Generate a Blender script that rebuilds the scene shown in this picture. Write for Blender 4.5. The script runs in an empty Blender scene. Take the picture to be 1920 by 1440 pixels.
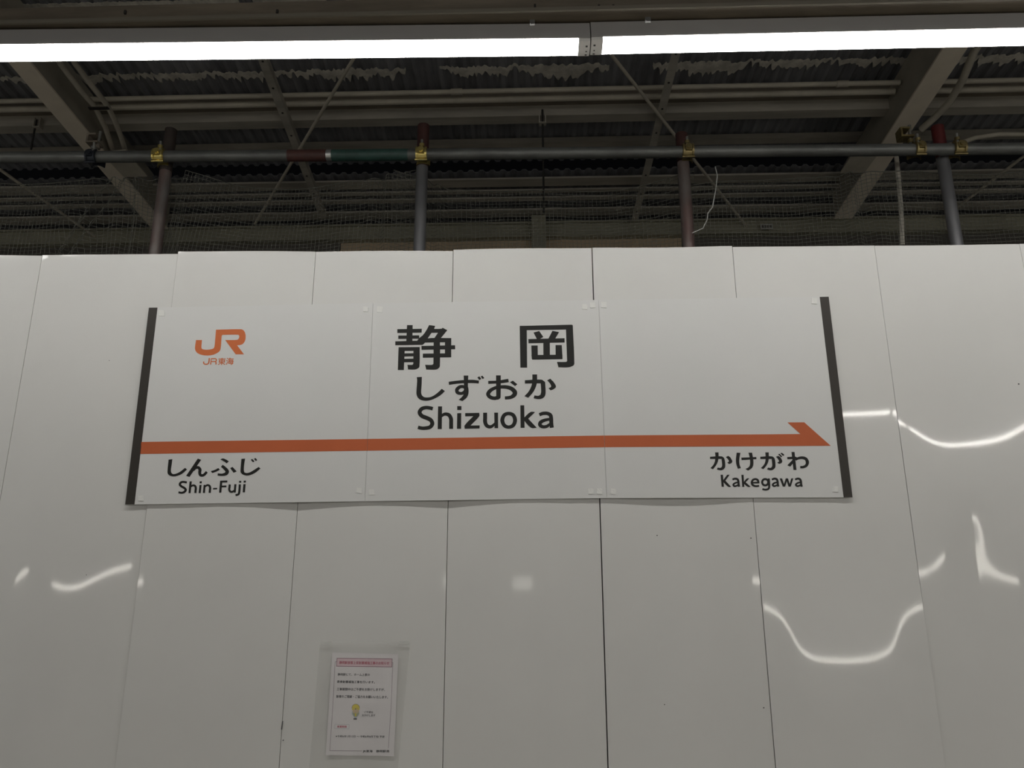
import bpy, bmesh, math, random
from math import sin, cos, pi, erf, exp
from mathutils import Vector, Matrix, noise
SC = bpy.context.scene
COL = SC.collection
random.seed(7)

# ------------------------------------------------------------------ camera
F, PITCH, YAW, ROLL, CX, CD, CH = 1520.7, 0.2788, 0.0315, -0.0012, 0.0483, 2.6687, 1.6
FWD = Vector((-sin(YAW)*cos(PITCH), cos(YAW)*cos(PITCH), sin(PITCH)))
_r = Vector((cos(YAW), sin(YAW), 0)); _u = _r.cross(FWD)
RIGHT = cos(ROLL)*_r + sin(ROLL)*_u
UP = -sin(ROLL)*_r + cos(ROLL)*_u
CAMP = Vector((CX, -CD, CH))
cam = bpy.data.cameras.new('camera'); co = bpy.data.objects.new('camera', cam); COL.objects.link(co)
cam.sensor_width = 36; cam.sensor_fit = 'HORIZONTAL'; cam.lens = F/1920*36; cam.clip_start = .02
m = Matrix((RIGHT, UP, -FWD)).transposed().to_4x4(); m.translation = CAMP
co.matrix_world = m
SC.camera = co

# ------------------------------------------------------------------ world, exposure
w = bpy.data.worlds.new('world'); SC.world = w; w.use_nodes = True
w.node_tree.nodes['Background'].inputs[0].default_value = (.85, .9, 1, 1)
w.node_tree.nodes['Background'].inputs[1].default_value = .03
SC.view_settings.view_transform = 'Standard'; SC.view_settings.look = 'None'
SC.view_settings.gamma = 1; SC.view_settings.use_curve_mapping = False
SC.view_settings.exposure = 0.44
NEAR_LAMP = 15.0      # radiance of the strip lamps over the hoarding
BACK_LAMP = 38.0      # the platform's second row of lamps
FAR_LAMP = 22.0       # strip lamps over the opposite platform

# ------------------------------------------------------------------ helpers
def ray(u, v):
    return FWD*F + RIGHT*(u-960) - UP*(v-720)
def at(u, v, Y=0.0):            # the point of the vertical plane Y seen at a pixel of the photograph
    d = ray(u, v); return CAMP + d*((Y-CAMP.y)/d.y)
def atz(u, v, z0, s=0.0):       # the point of the sloped plane z = z0 + s*y
    d = ray(u, v); t = (z0+s*CAMP.y-CAMP.z)/(d.z-s*d.y); return CAMP + d*t

def mat(name, col, rough=.5, metal=0.0, var=0.0, vscale=8.0, bump=0.0, bscale=60.0, col2=None, spec=.5, alpha=1.0, coat=0.0, stretch=None, trans=0.0, coat_rough=.045):
    m = bpy.data.materials.new(name); m.use_nodes = True
    n = m.node_tree.nodes; l = m.node_tree.links; b = n['Principled BSDF']
    b.inputs['Base Color'].default_value = (*col, 1); b.inputs['Roughness'].default_value = rough
    b.inputs['Metallic'].default_value = metal; b.inputs['Specular IOR Level'].default_value = spec
    b.inputs['Alpha'].default_value = alpha; b.inputs['Coat Weight'].default_value = coat; b.inputs['Coat Roughness'].default_value = coat_rough
    b.inputs['Transmission Weight'].default_value = trans
    if var or bump:
        tc = n.new('ShaderNodeTexCoord'); mp = n.new('ShaderNodeMapping')
        l.new(tc.outputs['Object'], mp.inputs[0])
        if stretch: mp.inputs['Scale'].default_value = stretch
    if var:
        ns = n.new('ShaderNodeTexNoise'); ns.inputs['Scale'].default_value = vscale; ns.inputs['Detail'].default_value = 6
        ns.inputs['Roughness'].default_value = .62
        l.new(mp.outputs[0], ns.inputs[0])
        r = n.new('ShaderNodeValToRGB'); c2 = col2 or tuple(c*(1-var) for c in col)
        r.color_ramp.elements[0].position = .38; r.color_ramp.elements[0].color = (*c2, 1)
        r.color_ramp.elements[1].position = .62; r.color_ramp.elements[1].color = (*col, 1)
        l.new(ns.outputs[0], r.inputs[0]); l.new(r.outputs[0], b.inputs['Base Color'])
    if bump:
        nb = n.new('ShaderNodeTexNoise'); nb.inputs['Scale'].default_value = bscale; nb.inputs['Detail'].default_value = 3
        l.new(mp.outputs[0], nb.inputs[0])
        bp = n.new('ShaderNodeBump'); bp.inputs['Strength'].default_value = bump; bp.inputs['Distance'].default_value = .002
        l.new(nb.outputs[0], bp.inputs['Height']); l.new(bp.outputs[0], b.inputs['Normal'])
    return m
def emat(name, col, s):
    m = bpy.data.materials.new(name); m.use_nodes = True; n = m.node_tree.nodes; n.clear()
    e = n.new('ShaderNodeEmission'); o = n.new('ShaderNodeOutputMaterial')
    e.inputs[0].default_value = (*col, 1); e.inputs[1].default_value = s
    m.node_tree.links.new(e.outputs[0], o.inputs[0]); return m

M = dict(
 panel=mat('hoarding_white_enamel', (.73, .725, .70), .35, var=.03, vscale=2.5, bump=.012, bscale=110, spec=.25, coat=.55),
 board=mat('sign_white_matt', (.72, .72, .705), .5, var=.02, vscale=3, bump=.05, bscale=220, spec=.25),
 black=mat('black_vinyl', (.016, .016, .014), .5, spec=.3),
 stripe=mat('dark_brown_vinyl', (.043, .038, .032), .45, spec=.35),
 orange=mat('orange_vinyl', (.56, .135, .05), .5, var=.05, vscale=5, spec=.3),
 logo=mat('orange_logo_vinyl', (.66, .17, .055), .5, spec=.3),
 tape=mat('clear_white_tape', (.82, .82, .79), .25, bump=.5, bscale=180),
 paper=mat('poster_paper', (.80, .77, .78), .6),
 sleeve=mat('clear_plastic_sleeve', (.74, .74, .71), .3, bump=.6, bscale=22, alpha=.17, var=.2, vscale=14, col2=(.5, .5, .47)),
 ink=mat('poster_ink', (.035, .035, .045), .6), red=mat('poster_red', (.5, .06, .12), .6),
 pink=mat('poster_pink', (.75, .55, .6), .6), line=mat('poster_line', (.28, .22, .26), .6),
 yellow=mat('helmet_yellow', (.75, .62, .04), .6), skin=mat('poster_skin', (.62, .48, .30), .6),
 cloth=mat('poster_green', (.38, .42, .26), .6), greyblue=mat('poster_grey', (.45, .5, .53), .6),
 frame=mat('dark_frame_steel', (.06, .06, .06), .6),
 webshade=mat('shaded_beam_web', (.42, .385, .31), .55, var=.18, vscale=5), flange=mat('cream_flange_lightened', (.92, .82, .66), .5, var=.08, vscale=5), beam=mat('cream_painted_steel', (.62, .57, .46), .5, var=.18, vscale=5, bump=.2, bscale=40),  # paler flange stands in for light from below, darker web for shade
 purlin=mat('grey_beige_painted_purlin', (.52, .485, .41), .55, var=.25, vscale=4, stretch=(.4, 3, 3)),
 purlin_dark=mat('dirty_brown_steel', (.22, .185, .14), .6, var=.3, vscale=6, stretch=(.5, 3, 3)),
 deck=mat('dark_corrugated_sheet', (.27, .272, .285), .65, var=.35, vscale=3, stretch=(2, .5, 1)),
 residue=mat('peeling_pale_paint', (.74, .70, .61), .7, var=.3, vscale=18),
 galv=mat('dull_galvanised_pipe', (.17, .175, .165), .46, metal=.5, var=.35, vscale=14, bump=.15, bscale=60, stretch=(.4, 1, 1)),
 post=mat('worn_red_grey_pipe', (.25, .23, .215), .35, metal=.4, var=.5, vscale=6, col2=(.15, .065, .055), bump=.1, stretch=(1, 1, .35)),
 postgrey=mat('smooth_grey_pipe', (.27, .27, .28), .3, metal=.6, var=.3, vscale=5, stretch=(1, 1, .3)),
 postred=mat('red_painted_pipe', (.11, .012, .011), .5, var=.3, vscale=14),
 topdark=mat('brown_top_darkened', (.045, .032, .026), .6, var=.3, vscale=12), topred=mat('red_top_darkened', (.06, .02, .016), .6, var=.3, vscale=12), rust=mat('dark_red_band', (.075, .028, .022), .6, var=.3, vscale=30),  # post top colours also darkened to stand in for weaker light there
 green=mat('green_painted_band', (.035, .085, .07), .5, var=.4, vscale=18),
 silver=mat('silver_collar', (.6, .6, .58), .3, metal=.9),
 zinc=mat('yellow_zinc', (.78, .64, .22), .24, metal=.85, var=.2, vscale=40),
 oldzinc=mat('tarnished_zinc', (.34, .27, .12), .38, metal=.75, var=.4, vscale=30),
 darkclamp=mat('dark_blue_black_clamp', (.035, .04, .05), .4, metal=.5),
 bolt=mat('bolt_steel', (.5, .5, .46), .3, metal=.9),
 blackrod=mat('black_rod', (.03, .028, .025), .6),
 net=mat('grey_net_cord', (.12, .12, .10), .8),
 housing=mat('lamp_housing_grey', (.42, .41, .40), .45),
 cap=mat('lamp_end_cap', (.88, .87, .84), .4),
 hole=mat('lamp_cap_hole', (.05, .05, .05), .6),
 lens=emat('lamp_lens_near', (1, .985, .95), NEAR_LAMP), lens2=emat('lamp_lens_back', (1, .96, .9), BACK_LAMP),
 lens3=emat('lamp_lens_far', (1, .95, .86), FAR_LAMP),
 fascia=mat('cream_fascia', (.34, .325, .24), .55, var=.15, vscale=3),
 fascia_low=mat('grey_brown_fascia_board', (.12, .11, .095), .6, var=.2, vscale=2),
 fascia_warm=mat('warm_beige_board', (.60, .47, .31), .6, var=.15, vscale=3),
 floor=mat('platform_floor', (.56, .54, .49), .5, var=.15, vscale=1.2),
 cord=mat('white_cord', (.5, .5, .47), .5), clip=mat('pale_clip', (.14, .14, .13), .5), scuff=mat('dark_scuff', (.1, .1, .1), .7),
)

def link(name, me, ma, parent=None, kind=None, label=None, cat=None, group=None):
    if ma is not None and len(me.materials) == 0: me.materials.append(M[ma] if isinstance(ma, str) else ma)
    o = bpy.data.objects.new(name, me); COL.objects.link(o)
    if parent is not None:
        o.parent = parent; o.matrix_parent_inverse = parent.matrix_basis.inverted()
    tag(o, label, cat, group, kind); return o
def tag(o, label=None, cat=None, group=None, kind=None):
    if label: o['label'] = label
    if cat: o['category'] = cat
    if group: o['group'] = group
    if kind: o['kind'] = kind
    return o
def empty(name, loc, label, cat, group=None, kind=None):
    o = bpy.data.objects.new(name, None); o.location = loc; o.empty_display_size = .05
    COL.objects.link(o); return tag(o, label, cat, group, kind)

class MB:
    def __init__(s): s.v = []; s.f = []; s.sm = []
    def add(s, vs, fs, smooth=False):
        b = len(s.v); s.v += [tuple(p) for p in vs]; s.f += [tuple(i+b for i in f) for f in fs]; s.sm += [smooth]*len(fs); return s
    def box(s, x0, x1, y0, y1, z0, z1):
        vs = [(x, y, z) for z in (z0, z1) for y in (y0, y1) for x in (x0, x1)]
        return s.add(vs, [(0, 2, 3, 1), (4, 5, 7, 6), (0, 1, 5, 4), (2, 6, 7, 3), (0, 4, 6, 2), (1, 3, 7, 5)])
    def tube(s, pts, r, n=12, caps=True):
        pts = [Vector(p) for p in pts]; rs = r if isinstance(r, (list, tuple)) else [r]*len(pts); vs = []
        t0 = (pts[1]-pts[0]).normalized(); a = t0.orthogonal().normalized()
        for i, p in enumerate(pts):
            t = ((pts[min(i+1, len(pts)-1)]-p).normalized() + (p-pts[max(i-1, 0)]).normalized()).normalized()
            a = (a - t*a.dot(t)).normalized(); b = t.cross(a)
            vs += [p + (a*cos(2*pi*k/n)+b*sin(2*pi*k/n))*rs[i] for k in range(n)]
        fs = [(i*n+k, i*n+(k+1) % n, (i+1)*n+(k+1) % n, (i+1)*n+k) for i in range(len(pts)-1) for k in range(n)]
        s.add(vs, fs, True)
        if caps:
            c = vs[:n]; s.add(c, [tuple(range(n-1, -1, -1))]); c = vs[-n:]; s.add(c, [tuple(range(n))])
        return s
    def prism(s, prof, A, B, U, W):     # profile (a,b) in axes U, W swept from A to B
        A, B = Vector(A), Vector(B); n = len(prof)
        vs = [A+U*a+W*b for a, b in prof] + [B+U*a+W*b for a, b in prof]
        return s.add(vs, [(i, (i+1) % n, n+(i+1) % n, n+i) for i in range(n)] + [tuple(range(n-1, -1, -1)), tuple(range(n, 2*n))])
    def bar(s, A, B, w, h):             # rectangular bar between two points
        A, B = Vector(A), Vector(B); t = (B-A).normalized(); U = t.cross(Vector((0, 0, 1)))
        U = U.normalized() if U.length > 1e-3 else Vector((1, 0, 0)); W = U.cross(t)
        return s.prism([(-w/2, -h/2), (w/2, -h/2), (w/2, h/2), (-w/2, h/2)], A, B, U, W)
    def mesh(s, name='m', recalc=True):
        me = bpy.data.meshes.new(name); me.from_pydata(s.v, [], s.f); me.polygons.foreach_set('use_smooth', s.sm)
        if recalc:
            bm = bmesh.new(); bm.from_mesh(me); bmesh.ops.recalc_face_normals(bm, faces=bm.faces); bm.to_mesh(me); bm.free()
        me.update(); return me
    def obj(s, name, ma, parent=None, **k): return link(name, s.mesh(name, k.pop('recalc', True)), ma, parent, **k)

# ================================================================== SETTING
MB().box(-16, 16, -12, 6, -.1, 0).obj('floor', 'floor', kind='structure')

# roof: corrugated sheets over sloping beams and purlins
SL = -.07                       # the canopy falls away from the camera by 4 degrees
def deck(y0, y1, z0, x0=-6.5, x1=6.5, per=.0765, amp=.016):
    b = MB(); xs = []; x = x0
    while x < x1:
        for fr, h in ((0, 0), (.3, 0), (.5, 1), (.8, 1)): xs.append((x+fr*per, h*amp))
        x += per
    n = len(xs); ys = (y0, y1)
    vs = [(x, y, z0+SL*y+h) for y in ys for x, h in xs] + [(x, y, z0+SL*y+h+.004) for y in ys for x, h in xs]
    fs = []
    for L in (0, 2*n):
        fs += [(L+i, L+i+1, L+n+i+1, L+n+i) for i in range(n-1)]
    fs += [(i, i+1, 2*n+i+1, 2*n+i) for i in range(n-1)] + [(n+i, n+i+1, 3*n+i+1, 3*n+i) for i in range(n-1)]
    return b.add(vs, fs)
ZP = 4.80                       # underside of the purlins at y = 0
ceiling = deck(-12, atz(960, 303, ZP+.13, SL).y, ZP+.13).obj('ceiling', 'deck', kind='structure', recalc=False)
deck(atz(960, 322, ZP+.03, SL).y, 6.5, ZP+.03).obj('roof_sheet', 'deck', ceiling, recalc=False, label='lower corrugated sheet behind the scallop-edged one')
def row(v, z0=ZP): return atz(960, v, z0, SL).y
def purlin(v0, v1, z0=ZP, h=.11, ma='purlin', x0=-6.4, x1=6.4, lip=True):
    ya, yb = row(v0, z0), row(v1, z0); z = z0+SL*(ya+yb)/2; t = .006
    # a C channel lying open to the far side: lower flange, web, lips
    b = MB(); b.box(x0, x1, ya, yb, z, z+t); b.box(x0, x1, ya, ya+t, z+t, z+h)
    if lip: b.box(x0, x1, yb-t, yb, z+t, z+.03)
    return b.obj('purlin', ma, ceiling)
purlin(217, 233, ZP-.05, .16)
purlin(192, 206, ZP+.02, .10, 'purlin_dark')
purlin(268, 279, ZP+.085, .04, 'purlin', lip=False)
purlin(335, 351, ZP-.01, .014, 'purlin', lip=False)
purlin(371, 378, ZP-.01, .012, 'purlin', lip=False)
purlin(393, 408, ZP-.02, .014, 'purlin', lip=False)
purlin(357, 363, ZP-.01, .012, 'purlin', lip=False)
# peeling pale paint left along the sheet where old channels were removed
def residue(va, vb, seed, x0, x1, amp, gap=.0):
    rnd = random.Random(seed); b = MB(); z0 = ZP+.126; x = x0; pts = []
    while x < x1:
        n1 = noise.noise(Vector((x*2.3, seed, 0))); n2 = .6*noise.noise(Vector((x*9, seed, 3)))+.8*noise.noise(Vector((x*38, seed, 7)))+rnd.uniform(-.25, .25)
        pts.append((x, n1, n2)); x += .011
    ya, yb = row(va, z0), row(vb, z0)
    for (xa, a1, a2), (xb, b1, b2) in zip(pts, pts[1:]):
        if a1 < gap-.55: continue
        u0, u1 = ya+amp*.25*a2, ya+amp*.25*b2; w0 = yb+amp*(a1*.9+a2*.55); w1 = yb+amp*(b1*.9+b2*.55)
        if w0 <= u0+.004 or w1 <= u1+.004: continue
        q = [(xa, u0), (xb, u1), (xb, w1), (xa, w0)]
        b.add([(x, y, z0+SL*y) for x, y in q]+[(x, y, z0+SL*y+.003) for x, y in q], [(0, 1, 2, 3), (7, 6, 5, 4), (0, 3, 7, 4), (1, 5, 6, 2), (0, 4, 5, 1), (3, 2, 6, 7)])
    return b.obj('peeling_paint', 'residue', ceiling, kind='stuff', recalc=False)
residue(124, 136, 1, -4.0, 4.2, .13, .34)
residue(-14, 8, 5, -3.0, 3.0, .05, .3)

# main beams (slope with the roof)
def beam(x0, x1, label, top):
    e = empty('roof_beam', (x0, 0, 4.6), label, 'beam', None)
    y0, y1 = -4.2, 2.80; t = .012; H = top
    W = Vector((0, 0, 1)); U = Vector((1, 0, 0)); w = x1-x0
    A = Vector((x0, y0, 4.6+SL*y0)); B = Vector((x0, y1, 4.6+SL*y1))
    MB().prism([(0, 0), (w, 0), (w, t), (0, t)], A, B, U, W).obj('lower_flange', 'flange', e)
    MB().prism([(.008, t), (w-.008, t), (w-.008, H), (.008, H)], A, B, U, W).obj('web', 'webshade', e)
    return e
bl = beam(-2.835, -2.715, 'cream steel roof beam rising at left of the scaffold, conduits beside it', .27)
br = beam(2.245, 2.375, 'cream steel roof beam crossing the roof beside a single curved conduit', .27)
def gusset(x, y, s, par):
    z = 4.6+SL*y
    MB().add([(x, y-.18, z-.002), (x, y+.12, z-.002), (x+s*.16, y+.12, z-.002), (x+s*.16, y-.18, z+.01), (x, y-.18, z-.01), (x, y+.12, z-.01), (x+s*.16, y+.12, z-.01), (x+s*.16, y-.18, z+.002)],
             [(0, 1, 2, 3), (4, 5, 6, 7), (0, 1, 5, 4), (1, 2, 6, 5), (2, 3, 7, 6), (3, 0, 4, 7)]).obj('gusset_plate', 'beam', par)
gusset(-2.72, 2.0, 1, bl); gusset(2.25, 2.1, -1, br)

# far fascia of the canopy
fy = 3.02
zt_, zb_ = at(960, 419, fy).z, at(960, 446, fy).z
MB().box(-6.5, 6.5, fy, fy+.05, zb_, zt_).box(-6.5, 6.5, fy-.03, fy, zt_-.012, zt_).box(-6.5, 6.5, fy-.02, fy, zb_, zb_+.01).obj('trim_1', 'fascia', kind='structure')
x_a, x_b = at(640, 455, fy+.06).x, at(1278, 455, fy+.06).x
z_lo = at(960, 520, fy+.06).z
MB().box(-6.5, x_a-.004, fy+.05, fy+.08, z_lo, zb_).obj('wall_far_left', 'fascia_low', kind='structure')
MB().box(x_b+.004, 6.5, fy+.05, fy+.08, z_lo, zb_).obj('wall_far_right', 'fascia_low', kind='structure')
MB().box(x_a, x_b, fy+.05, fy+.075, z_lo, zb_).obj('wall_far_center', 'fascia_warm', kind='structure')
MB().box(-6.5, 6.5, fy+1.2, fy+1.25, 0, 6.0).obj('wall_back', mat('night_dark_wall', (.02, .02, .022), .8), kind='structure')

# ================================================================== HOARDING
wall = MB().box(-3.3, 3.3, .035, .06, .1, .18).box(-3.3, 3.3, .035, .06, 2.45, 2.53).obj('wall_front', 'frame', kind='structure')
def smooth(x): x = max(0, min(1, x)); return x*x*(3-2*x)
tops = {-2: (2.875, 2.87), -1: (2.881, 2.869), 0: (2.871, 2.867), 1: (2.875, 2.870), 2: (2.869, 2.864), 3: (2.869, 2.8655), 4: (2.8665, 2.8645), 5: (2.861, 2.858), 6: (2.858, 2.857), 7: (2.858, 2.86), 8: (2.86, 2.86)}
xl = {0: -1.754, 1: -1.2495, 2: -.746, 3: -.2468, 4: .2511, 5: .7485, 6: 1.2467, 7: 1.7518}
# depth of the sheet face at (left seam, middle, right seam); negative is towards the platform
bow = {-2: (-.002, -.004, -.002), -1: (-.003, -.004, -.003), 0: (-.003, -.005, -.0055), 1: (-.0075, -.0085, -.001), 2: (-.0012, -.007, -.002), 3: (-.0015, -.0085, -.0065),
       4: (-.0068, -.0015, -.0080), 5: (-.0072, -.0065, -.0078), 6: (-.006, -.003, -.005), 7: (-.004, -.004, -.004), 8: (-.004, -.004, -.004)}
# shallow buckles of the thin sheets. Each is given by the line on which the sheet leans just enough to
# mirror a lamp row (y, z) towards a viewer at eye height; it fades out above (sa) and below (sb) that line.
def h_flat(z, lamp): return (z-CH)/CD - (lamp[1]-z)/(-lamp[0])
def buckle(px, lamp, sa, sb, fade=.05, span=None):
    P_ = sorted(((p.x, p.z) for p in (at(u, v, -.005) for u, v in px)))
    return (P_, lamp, sa, sb, fade, span or (P_[0][0], P_[-1][0]))
LB, LF = (-4.35, 3.215), (-38.0, 3.2)
buck = {0: [buckle([(62, 1062), (90, 1087), (120, 1100), (150, 1098), (180, 1082), (215, 1066), (262, 1056)], LF, .10, .08)],
        5: [buckle([(1570, 783), (1620, 781), (1655, 779), (1676, 772), (1684, 770)], LB, .09, .09, .03),
            buckle([(1430, 1137), (1455, 1148), (1475, 1172), (1484, 1200), (1500, 1222), (1525, 1237), (1580, 1241), (1630, 1238), (1665, 1225), (1680, 1205), (1690, 1165), (1705, 1150), (1727, 1137)], LF, .19, .09)],
        6: [buckle([(1690, 797), (1712, 808), (1740, 825), (1775, 834), (1830, 834), (1870, 830), (1895, 822), (1918, 806)], LB, .10, .10, .03),
            buckle([(1724, 1077), (1750, 1064), (1773, 1038), (1790, 1004), (1803, 980), (1822, 964)], LF, .10, .13)]}
def lean(k, x, z):              # depth offset of sheet k at (x, z)
    y = 0.0
    for P_, lamp, sa, sb, fade, (xa, xb) in buck.get(k, ()):
        if x <= P_[0][0]: zt = P_[0][1]
        elif x >= P_[-1][0]: zt = P_[-1][1]
        else:
            for (x0, z0), (x1, z1) in zip(P_, P_[1:]):
                if x0 <= x <= x1: zt = z0+(z1-z0)*(x-x0)/(x1-x0); break
        wgt = exp(-((x-xa)/fade)**2) if x < xa else exp(-((x-xb)/fade)**2) if x > xb else 1
        be = -h_flat(zt, lamp)/2*wgt
        # integral of be*exp(-((z-zt)/s)^2), zero above the buckle for far lamps
        if z >= zt: y += -be*sa*.886*(1-erf((z-zt)/sa))
        else: y += -be*(sa*.886+sb*.886*erf((zt-z)/sb))
    return y
def panel(k):
    x0 = xl.get(k, -1.754+.5*k); x1 = xl.get(k+1, -1.754+.5*(k+1))
    g = {4: .0019}.get(k, .0009); g2 = {3: .0019}.get(k, .0009)
    if k == 3: g = .0010
    if k == 2: g2 = .0010
    x0 += g; x1 -= g2
    tl, tr = tops[k]; a, mid, c = bow[k]; nx, nz = 34, 190; zb = .04
    vs = []
    for j in range(nz+1):
        for i in range(nx+1):
            u = i/nx; x = x0+(x1-x0)*u; zt = tl+(tr-tl)*u; z = zb+(zt-zb)*j/nz
            s = sin(pi*u)**1.3; y = (a*(1-u)+c*u)*(1-s)+mid*s
            y += .0004*noise.noise(Vector((x*3, z*2.2, k*5.0)))
            y += lean(k, x, z)
            # the rolled edge of the sheet
            e = min(u, 1-u)*(x1-x0)
            if e < .002: y += .0004
            vs.append((x, y, z))
    W = nx+1
    fs = [(j*W+i, j*W+i+1, (j+1)*W+i+1, (j+1)*W+i) for j in range(nz) for i in range(nx)]
    b = MB().add(vs, fs, True)
    D = .034
    def edge(idx):
        p = [vs[i] for i in idx]; q = [(x, D, z) for x, y, z in p]; n = len(p)
        b.add(p+q, [(i, i+1, n+i+1, n+i) for i in range(n-1)])
    edge([j*W for j in range(nz+1)]); edge([j*W+nx for j in range(nz+1)]); edge([nz*W+i for i in range(W)]); edge(list(range(W)))
    return b.obj('panel', 'panel', wall, recalc=False)
panels = {k: panel(k) for k in range(-2, 9)}
for me in {o.data for o in panels.values()}:
    bm = bmesh.new(); bm.from_mesh(me); bmesh.ops.recalc_face_normals(bm, faces=bm.faces)
    bm.to_mesh(me); bm.free()
def surf(x, z):
    k = max(i for i in range(-2, 9) if xl.get(i, -1.754+.5*i) <= x)
    x0 = xl.get(k, -1.754+.5*k); x1 = xl.get(k+1, -1.754+.5*(k+1)); u = (x-x0)/(x1-x0); a, mid, c = bow[k]
    s = sin(pi*min(1, max(0, u)))**1.3; y = (a*(1-u)+c*u)*(1-s)+mid*s
    return y+lean(k, x, z)
# small marks on the sheets
for (u, v, r) in ((1910, 720, 1.6), (1232, 1004, 1.2), (1408, 1009, 1.2), (1432, 1327, 1.2), (1246, 1321, 1.0), (531, 1388, 1.2), (205, 676, .8), (162, 1078, .8)):
    p = at(u, v, 0); y = surf(p.x, p.z); p = at(u, v, y); k = max(i for i in range(-2, 9) if xl.get(i, -1.754+.5*i) <= p.x); q = r*.0016
    n = 10; vs = [(p.x+q*cos(2*pi*i/n), y-.0009, p.z+q*sin(2*pi*i/n)) for i in range(n)]+[(p.x+q*1.3*cos(2*pi*i/n), y+.003, p.z+q*1.3*sin(2*pi*i/n)) for i in range(n)]
    MB().add(vs, [tuple(range(n))]+[(i, (i+1) % n, n+(i+1) % n, n+i) for i in range(n)]).obj('dent_mark', 'scuff', panels[k])
p, q = at(530, 1352, -.004), at(528, 1368, -.004)
MB().bar((p.x, -.0042, p.z), (q.x, -.0042, q.z), .0022, .003).obj('seam_sealant', 'scuff', panels[2])

# ================================================================== STATION SIGN
YS = -.0145                    # face of the boards
TH = .003
def quad(me, pts, y0, y1):     # slab whose face shows these pixel corners
    P = [at(u, v, y0) for u, v in pts]; n = len(P)
    vs = [tuple(p) for p in P]+[(p.x, y1, p.z) for p in P]
    return me.add(vs, [tuple(range(n)), tuple(range(2*n-1, n-1, -1))]+[(i, n+i, n+(i+1) % n, (i+1) % n) for i in range(n)])
TLc, TRc, BRc, BLc = (279.2, 576.8), (1553.8, 556.3), (1598.6, 932.5), (234.6, 946)
S1t, S1b, S2t, S2b = (699.5, 568.6), (684.2, 939.8), (1122.4, 562.4), (1137.6, 933.8)
def off(p, d): return (p[0]+d, p[1])
sg = 'boards of the station name sign'
def board(name, pts, label):
    c = at(sum(p[0] for p in pts)/4, max(p[1] for p in pts), YS)
    return quad(MB(), pts, YS, YS+TH).obj(name, 'board', label=label, cat='sign', group=sg)
b1 = board('sign_board', [TLc, off(S1t, -.22), off(S1b, -.22), BLc], 'white station sign board with orange railway logo above the name Shin-Fuji')
b2 = board('sign_board', [off(S1t, .22), off(S2t, -.22), off(S2b, -.22), off(S1b, .22)], 'white station sign board with large black kanji and the name Shizuoka')
b3 = board('sign_board', [off(S2t, .22), TRc, BRc, off(S2b, .22)], 'white station sign board with arrowhead and the name Kakegawa')
V = .0005
quad(MB(), [TLc, (295.3, 576.6), (252, 945.8), BLc], YS-V, YS-.00002).obj('edge_stripe', 'stripe', b1, label='dark brown vertical stripe')
quad(MB(), [(1537, 556.6), TRc, BRc, (1581.8, 932.7)], YS-V, YS-.00002).obj('edge_stripe', 'stripe', b3, label='dark brown vertical stripe')
quad(MB(), [(264.6, 828.6), (688.9, 823.0), (688.0, 845.0), (262.2, 851.2)], YS-V, YS-.00002).obj('orange_band', 'orange', b1)
quad(MB(), [(689.4, 823.0), (1132.7, 816.6), (1133.6, 838.5), (688.4, 845.0)], YS-V, YS-.00002).obj('orange_band', 'orange', b2)
quad(MB(), [(1133.4, 816.6), (1500.7, 813.8), (1476.5, 792), (1508, 791.8), (1557.6, 835.8), (1134.2, 838.5)], YS-V, YS-.00002).obj('orange_arrow', 'orange', b3)
for i, (u, v, b) in enumerate([(303, 587, b1), (685.5, 579.5, b1), (712, 580, b2), (1096.5, 575, b2), (1111, 572, b2), (1132.3, 571.5, b3), (1527, 564, b3), (264, 934, b1), (673.5, 919.5, b1), (697, 922.5, b2), (1108, 921, b2), (1124, 921, b2), (1150, 921, b3), (1567, 917, b3)]):
    r = random.Random(i); a = 5.0+r.uniform(-.4, .6); t = r.uniform(-.12, .12)
    pts = [(u+a*(cx*cos(t)-cy*sin(t)), v+a*(cx*sin(t)+cy*cos(t))) for cx, cy in ((-1, -1), (.75, -1), (1, -.7), (1, 1), (-.8, 1), (-1, .8))]
    quad(MB(), pts, YS-.0012-.0008*r.random(), YS).obj('tape_patch', 'tape', b)

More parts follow.
